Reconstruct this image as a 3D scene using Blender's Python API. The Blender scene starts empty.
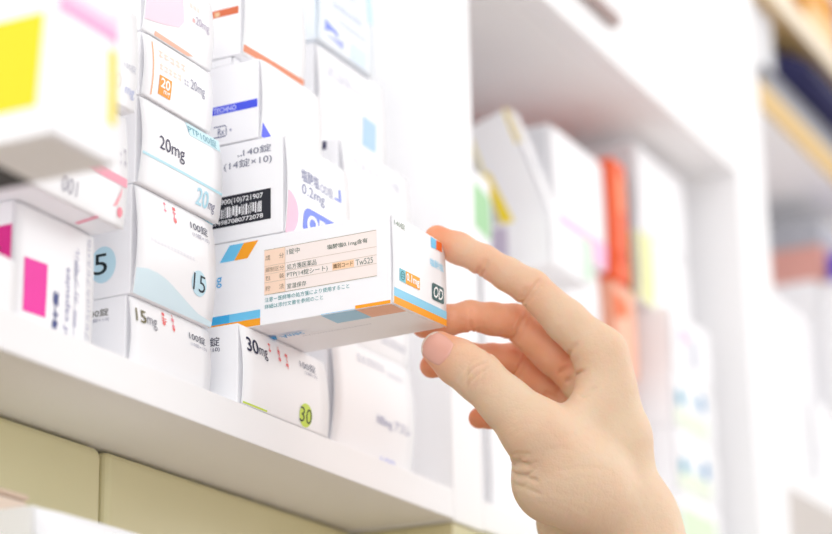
import bpy, bmesh, math, random
import numpy as np
from mathutils import Vector, Matrix
from mathutils.bvhtree import BVHTree
random.seed(7)
sc = bpy.context.scene
COL = sc.collection
S = 0.001                       # every length below is in millimetres
# world axes: X runs along the shelf away from the camera, Y runs into the shelf, Z is up
# origin: lower front corner of the shelf where it meets the first partition

# ------------------------------------------------------------------ materials
MATS = {}
def mat(name, col, rough=0.5, spec=0.5, sss=0.0, bump=None, metal=0.0):
    if name in MATS: return MATS[name]
    m = bpy.data.materials.new(name); m.use_nodes = True
    nt = m.node_tree; b = nt.nodes['Principled BSDF']
    b.inputs['Base Color'].default_value = (*col, 1)
    b.inputs['Roughness'].default_value = rough
    b.inputs['Specular IOR Level'].default_value = spec
    b.inputs['Metallic'].default_value = metal
    if bump:
        t = nt.nodes.new('ShaderNodeTexCoord'); n = nt.nodes.new('ShaderNodeTexNoise'); bp = nt.nodes.new('ShaderNodeBump')
        n.inputs['Scale'].default_value = bump[0]; n.inputs['Detail'].default_value = 4
        bp.inputs['Strength'].default_value = bump[1]; bp.inputs['Distance'].default_value = bump[2]
        nt.links.new(t.outputs['Object'], n.inputs['Vector']); nt.links.new(n.outputs['Fac'], bp.inputs['Height'])
        nt.links.new(bp.outputs['Normal'], b.inputs['Normal'])
    MATS[name] = m
    return m
def hexc(h):
    v = [int(h[i:i+2], 16)/255 for i in (0, 2, 4)]
    return tuple(c/12.92 if c <= .04045 else ((c+.055)/1.055)**2.4 for c in v)
CARD = mat('white_card', hexc('f9f9fb'), .42, .4, bump=(60, .08, .0006))
LAM = mat('white_laminate', hexc('f7f7f8'), .5, .4, bump=(25, .05, .0005))
INNER = mat('white_melamine', hexc('f8f8f8'), .55, .3, bump=(25, .05, .0005))
CREAM = mat('cream_steel', hexc('d6cfa6'), .42, .5, bump=(90, .06, .0004))
INK = {}
def ink(h, rough=.5):
    if h not in INK: INK[h] = mat('ink_'+h, hexc(h), rough, .35)
    return INK[h]

# ------------------------------------------------------------------ tagging
def tag(o, label, cat, group=None):
    o['label'] = label; o['category'] = cat
    if group: o['group'] = group
    return o
def empty(name, loc):
    o = bpy.data.objects.new(name, None); COL.objects.link(o)
    o.location = Vector(loc)*S; o.empty_display_size = .01
    return o

# ------------------------------------------------------------------ mesh builder
class MB:
    def __init__(s): s.v = []; s.f = []; s.m = []; s.mats = []; s.sm = []
    def mi(s, m):
        if m not in s.mats: s.mats.append(m)
        return s.mats.index(m)
    def add(s, vs, fs, m, smooth=False):
        b = len(s.v); k = s.mi(m)
        s.v += [tuple(v) for v in vs]
        for f in fs: s.f.append(tuple(b+i for i in f)); s.m.append(k); s.sm.append(smooth)
    def bm(s, bm, m, smooth=False):
        bm.verts.index_update()
        s.add([v.co[:] for v in bm.verts], [[v.index for v in f.verts] for f in bm.faces], m, smooth); bm.free()
    def box(s, x0, x1, y0, y1, z0, z1, m, bev=0., seg=2, warp=None, rot=None):
        bm = bmesh.new(); bmesh.ops.create_cube(bm, size=1)
        for v in bm.verts: v.co = ((x0+x1)/2+v.co.x*(x1-x0), (y0+y1)/2+v.co.y*(y1-y0), (z0+z1)/2+v.co.z*(z1-z0))
        if bev: bmesh.ops.bevel(bm, geom=bm.edges[:], offset=bev, segments=seg, affect='EDGES', profile=.5)
        if warp:
            for v in bm.verts: v.co = warp(v.co)
        if rot:
            for v in bm.verts: v.co = rot @ v.co
        s.bm(bm, m, False)
    def cyl(s, c, axis, r, h, m, n=32, r2=None):
        bm = bmesh.new(); bmesh.ops.create_cone(bm, cap_ends=True, segments=n, radius1=r, radius2=r if r2 is None else r2, depth=h)
        q = Vector((0, 0, 1)).rotation_difference(Vector(axis)).to_matrix()
        for v in bm.verts: v.co = q @ v.co + Vector(c)
        s.bm(bm, m, False)
    def build(s, name, parent=None, loc=None):
        org = Vector((0, 0, 0))
        if parent is not None:
            p = parent
            while p is not None: org = org + p.location/S; p = p.parent
        elif loc is not None: org = Vector(loc)
        me = bpy.data.meshes.new(name)
        me.from_pydata([((v[0]-org.x)*S, (v[1]-org.y)*S, (v[2]-org.z)*S) for v in s.v], [], s.f)
        for m in s.mats: me.materials.append(m)
        me.polygons.foreach_set('material_index', s.m)
        me.polygons.foreach_set('use_smooth', s.sm)
        me.update()
        o = bpy.data.objects.new(name, me); COL.objects.link(o)
        if parent is not None: o.parent = parent
        elif loc is not None: o.location = org*S
        return o

# ------------------------------------------------------------------ printing on a face
def glyphs(body, bold=0., shear=0.):
    c = bpy.data.curves.new('t', 'FONT'); c.body = body; c.size = 1; c.offset = bold; c.shear = shear; c.resolution_u = 3
    o = bpy.data.objects.new('t', c)
    m = bpy.data.meshes.new_from_object(o)
    bm = bmesh.new(); bm.from_mesh(m)
    bpy.data.objects.remove(o); bpy.data.meshes.remove(m); bpy.data.curves.remove(c)
    return bm
def slice_bm(bm, step, axis):
    lo = min(v.co[axis] for v in bm.verts); hi = max(v.co[axis] for v in bm.verts)
    no = [0, 0, 0]; no[axis] = 1
    z = lo+step
    while z < hi:
        co = [0, 0, 0]; co[axis] = z
        bmesh.ops.bisect_plane(bm, geom=bm.verts[:]+bm.edges[:]+bm.faces[:], plane_co=co, plane_no=no)
        z += step
class Face:
    # a printable face: fn(a, b, off) -> point; a = along the reading direction, b = up
    def __init__(s, mb, fn, step=0): s.mb = mb; s.fn = fn; s.step = step; s.lay = 0.12
    def put(s, bm, m, off):
        if s.step:
            slice_bm(bm, s.step, 1)
            if max(v.co.x for v in bm.verts)-min(v.co.x for v in bm.verts) > 8: slice_bm(bm, 5, 0)
        bmesh.ops.triangulate(bm, faces=[f for f in bm.faces if len(f.verts) > 4])
        for v in bm.verts: v.co = Vector(s.fn(v.co.x, v.co.y, off))
        s.mb.bm(bm, m, False)
    def text(s, body, a0, b0, a1, b1, m, bold=0., shear=0., flip=False, vert=False, off=.24):
        # fits the lettering in the rectangle (a0, b0) .. (a1, b1); vert: reads bottom to top; flip: upside down
        bm = glyphs(body, bold, shear)
        if vert:
            for v in bm.verts: v.co = Vector((-v.co.y, v.co.x, 0))
        if flip:
            for v in bm.verts: v.co = Vector((-v.co.x, -v.co.y, 0))
        x0 = min(v.co.x for v in bm.verts); x1 = max(v.co.x for v in bm.verts)
        y0 = min(v.co.y for v in bm.verts); y1 = max(v.co.y for v in bm.verts)
        for v in bm.verts: v.co = Vector((a0+(v.co.x-x0)/(x1-x0)*(a1-a0), b0+(v.co.y-y0)/(y1-y0)*(b1-b0), 0))
        s.put(bm, m, off)
    def poly(s, pts, m, off=.12):
        bm = bmesh.new(); bm.faces.new([bm.verts.new((a, b, 0)) for a, b in pts]); s.put(bm, m, off)
    def rect(s, a0, b0, a1, b1, m, off=.12): s.poly([(a0, b0), (a1, b0), (a1, b1), (a0, b1)], m, off)
    def disc(s, a, b, ra, rb, m, off=.12, t0=0, t1=360, n=36):
        s.poly([(a+ra*math.cos(math.radians(t0+(t1-t0)*i/n)), b+rb*math.sin(math.radians(t0+(t1-t0)*i/n))) for i in range(n if t1-t0 == 360 else n+1)], m, off)
    def ring(s, a, b, ra, rb, w, m, off=.14, n=36):
        bm = bmesh.new(); P = []
        for i in range(n):
            t = math.tau*i/n
            P.append((bm.verts.new((a+ra*math.cos(t), b+rb*math.sin(t), 0)), bm.verts.new((a+(ra-w)*math.cos(t), b+(rb-w)*math.sin(t), 0))))
        for i in range(n): bm.faces.new((P[i][0], P[(i+1) % n][0], P[(i+1) % n][1], P[i][1]))
        s.put(bm, m, off)
    def rrect(s, a0, b0, a1, b1, r, m, off=.12):
        pts = []
        for cx, cy, t in ((a1-r, b1-r, 0), (a0+r, b1-r, 90), (a0+r, b0+r, 180), (a1-r, b0+r, 270)):
            pts += [(cx+r*math.cos(math.radians(t+k*22.5)), cy+r*math.sin(math.radians(t+k*22.5))) for k in range(5)]
        s.poly(pts, m, off)
    def scrib(s, a0, b0, a1, b1, m, n=8, off=.12, seed=1):
        # a line of print too small to read: short strokes of uneven height
        rg = random.Random(seed); w = (a1-a0)/n; h = b1-b0
        for i in range(n):
            a = a0+i*w; ww = w*.72
            for k in range(2):
                y = b0+h*(.05+.5*k)+rg.random()*h*.12
                s.rect(min(a, a+ww), y, max(a, a+ww), y+h*.16, m, off)
            x = a+ww*(.2+.5*rg.random()); s.rect(min(x, x+w*.14), b0, max(x, x+w*.14), b1-rg.random()*h*.3, m, off)

# ------------------------------------------------------------------ a folding carton
class Carton:
    """sleeve (four walls) and a bulging end flap that faces the aisle"""
    def __init__(s, label, x0, x1, y0, y1, z0, z1, bulge=2.5, lean=0., group=None, warp=None, rot=None, card=None, cat='medicine box', name='medicine_box', base=None):
        s.x0, s.x1, s.y0, s.y1, s.z0, s.z1 = x0, x1, y0, y1, z0, z1
        s.b = bulge; s.lean = lean; s.warp = warp or (lambda p: p); s.card = card or CARD
        s.rot = rot
        s.root = empty(name, base or ((x0+x1)/2, (y0+y1)/2, z0)); tag(s.root, label, cat, group)
        s.sl = MB(); s.fl = MB()
        W = lambda v: s.tr(v)
        s.sl.box(x0, x1, y0+1.2, y1, z0, z1, s.card, .5, 2, warp=lambda v: Vector(W(v)))
        s.front = Face(s.fl, s.ffn, 1.6)
        s.left = Face(s.sl, lambda a, b, o: s.tr(Vector((x0-o, a, b))))
        s.bot = Face(s.sl, lambda a, b, o: s.tr(Vector((a, b, z0-o))))
        s.flap()
    def tr(s, v):
        v = s.warp(Vector(v))
        if s.rot: v = s.rot @ v
        return v
    def prof(s, a, b):
        t = min(max((b-s.z0)/(s.z1-s.z0), 0), 1); u = min(max((a-s.x0)/(s.x1-s.x0), 0), 1)
        return s.y0 + s.lean*(t-.5) - s.b*math.sin(math.pi*t)**.85*(.8+.2*math.sin(math.pi*u))
    def ffn(s, a, b, o): return s.tr(Vector((a, s.prof(a, b)-(o+.12 if o > 0 else o), b)))
    def flap(s):
        nx, nz = 8, 28; t = .45
        g = [[(s.x0+.15+(s.x1-s.x0-.3)*i/nx, s.z0+(s.z1-s.z0)*j/nz) for j in range(nz+1)] for i in range(nx+1)]
        # corners of the flap are slightly rounded at the tuck edge
        vs = []; idx = {}
        for k in (0, 1):
            for i in range(nx+1):
                for j in range(nz+1):
                    a, b = g[i][j]
                    r = 2.0
                    if j == nz: b -= .9*(abs(2*i/nx-1)**6)
                    idx[k, i, j] = len(vs); vs.append(s.ffn(a, b, -t*k))
        fs = []
        for i in range(nx):
            for j in range(nz):
                fs.append((idx[0, i, j], idx[0, i+1, j], idx[0, i+1, j+1], idx[0, i, j+1]))
                fs.append((idx[1, i, j], idx[1, i, j+1], idx[1, i+1, j+1], idx[1, i+1, j]))
        for i in range(nx):
            fs.append((idx[0, i, 0], idx[1, i, 0], idx[1, i+1, 0], idx[0, i+1, 0])); fs.append((idx[0, i, nz], idx[0, i+1, nz], idx[1, i+1, nz], idx[1, i, nz]))
        for j in range(nz):
            fs.append((idx[0, 0, j], idx[0, 0, j+1], idx[1, 0, j+1], idx[1, 0, j])); fs.append((idx[0, nx, j], idx[1, nx, j], idx[1, nx, j+1], idx[0, nx, j+1]))
        s.fl.add(vs, fs, s.card, True)
    def done(s):
        s.sl.build('carton_sleeve', s.root); s.fl.build('end_flap', s.root)
        return s.root

SHELF = 17.6     # height of the shelf's top
# ================================================================== THE FURNITURE
unit = empty('shelving_unit', (300, 150, -1.5))
tag(unit, 'white laminate pharmacy shelving with two bays of medicine boxes', 'shelving')
m = MB(); m.box(-760, -.3, 0, 300, 0, SHELF, LAM, .7); so = m.build('shelf_board', unit)
m = MB(); m.box(39.3, 552.6, 0, 300, 0, SHELF, LAM, .7); m.build('shelf_board', unit)
m = MB(); m.box(0, 39, 0, 300, -1, 900, LAM, .8); m.build('partition_panel', unit)
m = MB(); m.box(553, 629.5, 0, 300, -1, 900, LAM, .8); m.build('partition_panel', unit)
m = MB(); m.box(-760, 552.6, 300.3, 312, 0, 900, INNER); m.build('back_panel', unit)
m = MB(); m.box(39.3, 552.6, 18.5, 299.7, 382.8, 400, INNER, .6); m.build('cabinet_bottom', unit)
m = MB(); m.box(39.3, 552.6, 0, 18, 382.8, 900, LAM, .8); fas = m.build('cabinet_front', unit)
BRONZE = mat('brown_metal_pull', hexc('a68f8a'), .35, .5)
m = MB(); m.box(150, 284, -7, -1.5, 409, 418, BRONZE, 1.2)
for x in (165, 270): m.box(x-3, x+3, -2, .2, 411, 416, BRONZE, .3)
m.build('pull_handle', fas)

# cream steel drawers under the shelf, and the deeper cream cabinet under the second bay
cab = empty('drawer_cabinet', (-380, 180, -260)); tag(cab, 'cream steel drawer cabinet set back below the white shelf', 'drawer cabinet')
def drawer(x0, x1):
    m = MB(); m.box(x0, x1, 62, 84, -170, -1.6, CREAM, 5, 5); return m.build('drawer_front', cab)
drawer(-252.2+1.6, -1.2); drawer(-500, -252.2-1.6); drawer(-748, -502.6)
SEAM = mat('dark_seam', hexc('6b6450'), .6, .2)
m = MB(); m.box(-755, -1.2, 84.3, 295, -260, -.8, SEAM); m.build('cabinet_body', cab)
cab2 = empty('base_cabinet', (300, 150, -260)); tag(cab2, 'cream steel cabinet flush below the white partition and second bay', 'cabinet')
m = MB(); m.box(0, 629, 1, 299, -260, -1.8, CREAM, 1.0); m.build('cabinet_body', cab2)
m = MB(); m.box(4, 300, -16, .6, -255, -8, CREAM, 3, 3); m.build('cabinet_door', cab2)
m = MB(); m.box(304, 625, -16, .6, -255, -8, CREAM, 3, 3); m.build('cabinet_door', cab2)
WT = mat('brown_laminate', hexc('94827a'), .5, .4, bump=(30, .1, .0006))
wt = empty('worktop', (-80, 100, -290)); tag(wt, 'brown worktop below the cream drawers, with an added unseen light blocker', 'worktop')
m = MB(); m.box(-800, 629, -70, 300, -290, -260.4, WT, 2); m.build('top_panel', wt)
m = MB(); m.box(-800, -280, -420, -70.2, -290, -260.4, WT, 2); m.build('added_light_blocker', wt)  # unseen slab added to block bounce light below the shelf and drawers

# ================================================================== COLUMN OF BOXES, LEFT OF THE HELD BOX
GREY = ink('55586a'); NAVY = ink('2a2c4c'); LG = ink('a9a9b8'); PALE = ink('cdeaf4'); BLK = ink('1e1f26'); PNK = ink('f39aa8'); RED = ink('f07a78')
x0, x1 = -306, -237.4
c = Carton('white box reading 15mg at the bottom of its stack, under the pale blue 15 box', x0, x1-.6, 14, 125, SHELF+.2, 54.2, 2.5)
f = c.front
OL = ink('6b6438')
f.text('15', -302.3, 42.4, -294.0, 48.6, OL, .01); f.text('mg', -293.3, 41.2, -285.3, 46.6, ink('8a8a94'))
f.scrib(-280, 45.5, -276.8, 54, RED, 1, seed=3); f.scrib(-280.5, 47.5, -275.8, 50, RED, 2, seed=5); f.scrib(-271.8, 44.5, -269.2, 53.9, RED, 1, seed=4); f.scrib(-272, 46, -269, 52, PNK, 1, seed=6)
f.text('100錠', -257.6, 44.4, -243.2, 48.4, GREY); f.text('(10錠×10)', -257, 41.3, -242.6, 43.6, LG)
c.left.text('100錠', 36.5, 45.7, 24.6, 49.4, ink('5f5a50')); c.left.text('(10錠×10)', 37.5, 43.0, 24.2, 45, LG)
c.done()

c = Carton('white box with a pale blue wave and 15 in a blue circle', x0, -238.6, 12, 122, 54.5, 107.6, 3.2)
f = c.front
wave = [(-305.6, 54.7), (-239.3, 54.7), (-239.3, 57.0), (-252, 58.2), (-262.0, 61.0), (-270, 63.6), (-275.7, 65.4), (-282, 67.2), (-289.0, 68.2), (-297, 68.2), (-305.6, 66.6)]
f.poly(wave, ink('d9edf5'), .1)
f.disc(-253.9, 72.4, 6.6, 6.2, ink('c9e8f4'), .12); f.text('15', -259.2, 68.4, -248.6, 76.6, ink('2f3b46'), -.005)
f.scrib(-283, 100, -280.4, 106.6, PNK, 1, seed=3); f.scrib(-275.3, 96.5, -272, 106.8, RED, 1, seed=8); f.scrib(-275.5, 98, -272, 104, PNK, 1, seed=9)
f.text('100錠', -260.4, 98.3, -245.0, 102.8, GREY); f.text('(10錠×10)', -259.6, 94.6, -244.4, 97.4, LG)
f.scrib(-296, 82, -258, 84.2, ink('ececf2'), 14, seed=2)
c.left.disc(28.4, 70.5, 7.2, 8.8, ink('c4e6f3')); c.left.text('15', 40.0, 65.9, 25.9, 75.9, ink('1d2b30'), .0)
c.done()

c = Carton('white box reading 20mg over a pale blue line with a pale cyan corner tab', x0, -235.6, 10.4, 120, 108, 151.4, 3.2)
f = c.front
f.poly([(-266.8, 151.0), (-236.4, 151.0), (-236.4, 145.0), (-264.6, 144.4)], ink('d3f0f6'), .1)
f.text('PTP100錠', -265.6, 145.5, -239.6, 150.0, ink('6fa9b8'))
f.text('20mg', -292.4, 126.4, -271.3, 135.2, ink('33304f'), -.002)
f.rect(-305.6, 121.9, -236.0, 123.2, ink('bde6f1'))
f.text('20', -258.2, 111.4, -247.6, 120.0, ink('b9e4f2'), .012); f.text('mg', -247.2, 110.6, -241.4, 115.4, ink('85859a'))
c.bot.rect(-250, 12.5, -236.2, 60, ink('9fdcea'))
c.done()

c = Carton('white box with an orange 20 square and thin orange line, fourth in its stack', x0, -245.5, 9.2, 115, 151.8, 183.6, 2)
f = c.front
OR = ink('f5a03c')
f.rect(-299.2, 153.6, -298.3, 180.6, ink('f7b989')); f.rect(-293.4, 155.9, -283.1, 165.4, OR)
f.text('20', -292.2, 159.6, -284.4, 164.6, ink('fffaf2'), .03); f.text('mg', -289.4, 156.4, -284.0, 159.0, ink('fffaf2'), .02)
f.text('20mg', -266.6, 166.2, -253.6, 172.8, ink('9b9bac')); f.scrib(-272.3, 167.4, -267.8, 171.2, ink('c4c4d0'), 2, seed=2)
f.scrib(-294, 174.4, -269.5, 179, ink('fde3d4'), 5, seed=3); f.scrib(-293.6, 168, -274, 172, ink('fde3d4'), 5, seed=4)
c.done()

c = Carton('white box with a pale pink patch and orange lower edge on top of its stack', x0, -245.2, 9.4, 115, 184.4, 221.8, 2.2)
f = c.front
PP = ink('f9dcea')
f.poly([(-305.5, 221), (-276, 221), (-274, 214), (-273.4, 200), (-277, 196), (-288, 193), (-299, 191), (-305.5, 190)], PP, .1)
f.poly([(-296, 185), (-267, 185), (-262, 186.4), (-267, 186.8), (-296, 187.2)], ink('f6c0a8'), .1)
f.text('20mg', -262.7, 201.8, -250.2, 207.4, ink('b3a9bd')); f.rect(-265.5, 203.4, -263.4, 205.4, ink('eeb7b7'))
f.scrib(-267.4, 210.3, -258, 213, ink('fbdccd'), 3, seed=2)
c.done()

# ================================================================== COLUMN FURTHER LEFT
MAG = ink('e0329c')
c = Carton('white capsule carton with a bright magenta square and sideways lettering', -383.9, -325.4, 20, 128, SHELF+.2, 77.4, .6)
f = c.front
f.poly([(-377.0, 53.4), (-360.4, 54.1), (-360.7, 30.0), (-376.8, 29.3)], ink('f02aa4'))
INDG = ink('51598f')
f.scrib(-355.6, 25, -350.8, 47, INDG, 1, seed=3); f.scrib(-355.2, 28, -351.0, 36, INDG, 2, seed=7); f.scrib(-355.2, 37, -351.0, 45, INDG, 2, seed=8)
f.text('of capsules', -347.6, 24, -343.0, 56.8, ink('8f90b5'), vert=True)
f.scrib(-340.4, 26, -337.2, 74, ink('c9c9d8'), 1, seed=9); f.text('カプセル', -340.6, 42, -337, 68, ink('b5b6cc'), vert=True)
f.text('カプセル(10カプセル×10)', -331.4, 22, -327.6, 74.2, ink('c4c5d4'), vert=True)
c.left.poly([(60, 66.5), (21.2, 66.5), (21.2, 50.2), (60, 50.2)], ink('d91a86')); c.left.scrib(31, 53, 25, 58.5, ink('f5f0f4'), 1, seed=4)
c.done()

c = Carton('white box lying upside down with a pink stripe and swoosh, on the magenta carton', -402, -325.2, 4.4, 118, 77.8, 132.4, 2.6)
f = c.front
PK = ink('f4a3b6')
f.poly([(-401.5, 97.0), (-326.0, 97.0), (-326.0, 101.2), (-401.5, 101.2)], PK)
f.text('100', -373.9, 81.6, -362.6, 88.6, ink('b1afb9'), flip=True)
f.disc(-329.8, 84.6, 2.0, 2.4, ink('f58f9f'))
for k in range(4):
    f.poly([(-335.4+k*.9, 86+k*.4), (-334.9+k*.9, 85.8+k*.4), (-331.6+k*.6, 90.5+k*.6), (-329.5+k*.2, 95.6+k*.7), (-332.2+k*.6, 91+k*.6)], ink('f8b4bd'))
f.scrib(-328.6, 106, -326.2, 117.6, ink('c9c6cf'), 1, seed=5); f.scrib(-332, 106, -330, 114, ink('dcd9e0'), 1, seed=6)
c.bot.poly([(-347.6, 3.4), (-345, 3.4), (-342, 17), (-344.8, 17)], PK); 
c.done()

c = Carton('white box with small grey print sitting on the upside down box', -400, -325.4, -.6, 116, 132.8, 182, 2)
f = c.front
f.text('100錠', -337.4, 151, -327.4, 154.6, ink('c9cad4')); f.text('mg', -335, 138, -327.6, 142.6, ink('b7bfe0')); f.ring(-340.4, 143.6, 2.2, 3.4, .5, ink('d5d5de'))
c.done()

c = Carton('low white box with grey characters at the shelf lip, in front of the magenta carton', -446, -402.6, 4, 18.8+90, SHELF+.2, 41.6, 1.2)
c.front.text('錠錠錠', -444.5, 24.5, -423, 29.4, ink('bdbdc6')); c.front.scrib(-421.5, 25, -419, 29, ink('cfcfd6'), 1, seed=3)
c.done()

# the long carton that juts out over the shelf edge, what carries it, and the pink one on it
c = Carton('plain white carton standing on the shelf under the jutting yellow carton', -540, -450, 16, 126, SHELF+.2, 35.6, 1)
c.done()
YEL = ink('f8e12a')
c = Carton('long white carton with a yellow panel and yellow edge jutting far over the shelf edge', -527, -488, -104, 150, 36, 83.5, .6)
c.left.poly([(60, 82.6), (-99.6, 82.6), (-97.2, 47.2), (60, 47.2)], YEL)
c.front.rect(-494.4, 50.5, -489.6, 79.5, YEL)
c.bot.rect(-526, -68.5, -489, 100, ink('2b2527'))  # shade beneath the carton painted as a dark panel on its underside
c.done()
c = Carton('white carton with a pale pink lower edge lying on the yellow trimmed carton', -524, -487, -103, 90, 84, 128, .8)
c.front.rect(-523.5, 84.4, -487.6, 88.4, ink('f7a9d6'), .12); c.front.rect(-523.5, 88.4, -487.6, 93, ink('fbd3ea'), .12)
c.done()

# ================================================================== COLUMN BEHIND THE HELD BOX
xh = -218.7
c = Carton('white box reading 30mg with a lime 30 circle, directly under the held box', -229.3, -145.2, 1.4, 120, SHELF+.2, 58.1, 2.4, lean=2.0)
f = c.front
LIME = ink('cfe65a')
f.text('30', -225.0, 44.9, -214.2, 52.3, NAVY, .012); f.text('mg', -213.6, 43.6, -205.9, 49.3, NAVY)
f.scrib(-203.8, 49.2, -201.0, 55.1, RED, 1, seed=3); f.scrib(-195.0, 46.2, -192.0, 54.9, RED, 1, seed=4); f.scrib(-188.2, 44.2, -184.8, 54.1, RED, 1, seed=5); f.scrib(-195.0, 47.7, -192.0, 51.7, PNK, 1, seed=14)
f.text('100錠', -173.4, 48.3, -157.2, 52.7, ink('7b7f92')); f.text('(10錠×10)', -169.6, 45.3, -156.6, 47.7, LG)
f.disc(-169.3, 24.3, 6.3, 6.0, LIME); f.text('30', -175.2, 20.4, -163.4, 28.0, ink('46542f'), -.004)
f.rect(-228.6, 18.2, -206, 19.1, LIME)
c.left.text('100錠', 26.7, 48.0, 12.8, 52.7, NAVY); c.left.text('(10錠×10)', 27.7, 44.8, 12.7, 47.8, ink('4c4d66'))
c.done()

# held box: printed carton pulled out of the column by the hand; thumb pressure lifts its lower right corner
HX0, HX1, HY0, HY1, HZ0, HZ1 = -218.7, -162.0, -76.6, 28.4, 58.4, 104.0
def hwarp(v):
    v = Vector(v)
    u = (v.x-HX0)/(HX1-HX0); t = (v.z-HZ0)/(HZ1-HZ0); k = max(0, 1-(v.y-HY0)/70)
    v.z += 2.4*u*(1-t)*k
    return v
c = Carton('white box with blue and orange corner bands gripped by the hand', HX0, HX1, HY0, HY1, HZ0, HZ1, .7, warp=hwarp)
BL = ink('6cc5ee'); BL2 = ink('3aaee6'); ORG = ink('f9a41f'); TXG = ink('5d6f63'); TEAL = ink('4f9a9c')
f = c.left
CREAMP = ink('f8ece6'); PEACH = ink('fbdcc4'); PEACH2 = ink('fbd3ac')
f.rect(-6, 73.4, -68.2, 96.3, CREAMP); f.rect(-6, 73.4, -17.7, 96.3, PEACH, .16)
for z in (88.0, 83.9, 79.6): f.rect(-6, z-.1, -68.2, z+.1, ink('c9b8a6'), .2)
f.rect(-6, 96.2, -68.2, 96.45, ink('a39a80'), .2); f.rect(-6, 73.3, -68.2, 73.55, ink('a39a80'), .2); f.rect(-17.6, 73.4, -17.85, 96.3, ink('d9c6b4'), .2)
KAN = ink('8b7a66')
for t, a0, b0, a1, b1 in (('成', -6.6, 90.9, -9.4, 93.5), ('分', -14.4, 90.9, -17.1, 93.5), ('規制区分', -6.6, 84.7, -17.1, 87.2), ('包', -6.6, 80.6, -9.4, 83.1), ('装', -14.4, 80.6, -17.1, 83.1), ('貯', -6.7, 75.2, -9.4, 77.8), ('法', -14.4, 75.2, -17.1, 77.8)):
    f.text(t, a0, b0, a1, b1, KAN)
f.text('1錠中', -18.8, 91.9, -25.9, 94.9, TXG); f.text('塩酸塩0.1mg含有', -41.2, 90.5, -63.4, 93.3, TXG, .008)
f.text('処方箋医薬品', -18.8, 84.3, -35.3, 87.1, TXG); f.text('PTP(14錠シート)', -18.8, 79.9, -41.4, 83.2, TXG)
f.rect(-44.0, 79.9, -55.9, 83.6, PEACH2, .2); f.text('識別コード', -44.6, 80.6, -55.3, 83.0, ink('7b5d3c'), .01, off=.28); f.text('Tw525', -56.8, 80.2, -66.2, 83.2, ink('7f8a80'))
f.text('室温保存', -18.8, 74.6, -29.6, 77.2, TXG)
f.text('注意ー医師等の処方箋により使用すること', -6.2, 69.6, -53.2, 72.0, TEAL); f.text('詳細は添付文書を参照のこと', -6.2, 66.2, -38.8, 68.5, TEAL)
f.poly([(19.8, 94.0), (14.0, 102.3), (5.8, 102.3), (11.3, 94.0)], BL); f.poly([(11.3, 94.0), (5.8, 102.3), (-2.4, 102.3), (3.7, 94.0)], ORG)
f.text('mg', 26.6, 81.2, 18.4, 86.6, BL2)
f.rect(27.5, 62.3, -3.6, 66.6, BL); f.rect(27.5, 62.3, 14, 66.6, BL2, .14); f.rect(27.5, 58.7, -3.6, 62.3, ORG)
f.poly([(-37.5, 58.7), (-56.2, 58.7), (-56.2, 58.9), (-37.5, 58.9)], BL); f.rect(-56.2, 58.7, -75.2, 60.4, ORG)
f = c.front
f.text('140錠', -217.0, 98.0, -206.0, 101.2, ink('7f907c'))
f.poly([(-177.6, 103.4), (-171.6, 103.4), (-172.6, 98.0), (-177.9, 97.6)], BL); f.poly([(-171.6, 103.4), (-165.2, 103.4), (-165.9, 98.2), (-172.6, 98.0)], ink('f0691f'))
f.text('塩酸塩', -180.4, 87.2, -165.4, 91.4, ink('a5dcf3'), .012)
f.rect(-213.1, 71.0, -206.8, 77.3, ink('7cc8d6')); f.rect(-206.8, 71.0, -192.0, 77.3, ink('f8a92c')); f.ring(-209.95, 74.1, 2.2, 2.3, .5, ink('2d7f86'), .2); f.rect(-211.4, 73.3, -208.4, 73.7, ink('2d7f86'), .2); f.rect(-211.4, 74.5, -208.4, 74.9, ink('2d7f86'), .2)
f.text('0.1mg', -206.2, 71.6, -192.8, 76.6, ink('ffffff'), .03, off=.28)
DT = ink('3f6668')
f.rrect(-178.6, 69.6, -165.4, 78.6, 1.4, DT); f.text('OD', -177.2, 71.0, -166.8, 77.2, ink('ffffff'), .015, .25, off=.3)
f.rect(HX0+.3, 62.3, HX1-.3, 66.6, ink('8fd3f0')); f.rect(HX0+.3, 58.7, HX1-.3, 62.3, ORG)
f = c.bot
f.poly([(-218.4, -37.4), (-218.4, -56.4), (-202.4, -56.4), (-202.4, -37.4)], ink('a9d6ef')); f.poly([(-218.4, -56.4), (-218.4, -75.2), (-202.4, -75.2), (-202.4, -56.4)], ink('f7bd9d'))
class _B: pass
fb = Face(c.sl, lambda a, b, o: c.tr(Vector((b, a, HZ0-o))))
fb.text('▲ Amec', 4.5, -199.0, -15.5, -193.4, ink('4aa9df'), .02)
fb.scrib(-12, -192.6, -51, -191.4, ink('b9bcc4'), 24, seed=5)
held = c.done()

c = Carton('white box with a black barcode panel, reading 140 tablets, resting on the held box', xh, -154.6, -17.5, 100, 104.5, 155.8, 2.2)
f = c.left
f.text('140錠', 6.4, 147.8, -9.8, 152.0, ink('72758a')); f.rect(8.0, 148.2, 7.2, 149, ink('72758a')); f.rect(9.6, 148.2, 8.8, 149, ink('72758a'))
f.text('(14錠×10)', 17.6, 141.4, -10.2, 146.6, ink('72758a'))
lab = MB(); fb = Face(lab, lambda a, b, o: Vector((xh-o, a, b)))
fb.poly([(32, 112.4), (-9.6, 112.4), (-9.6, 128.4), (32, 128.4)], ink('23242e'), .14)
WH = ink('f4f4f6')
fb.text('(01)40900(10)721907', 30, 123.4, -5.2, 126.8, WH, .008)
rg = random.Random(4); y = 30.0
while y > -4.6:
    w = rg.choice((.35, .35, .7, 1.0)); fb.rect(y, 117.0+rg.choice((0, 0, .8)), y-w, 122.6-rg.choice((0, 0, .9)), WH, .24); y -= w+rg.choice((.35, .6))
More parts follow.
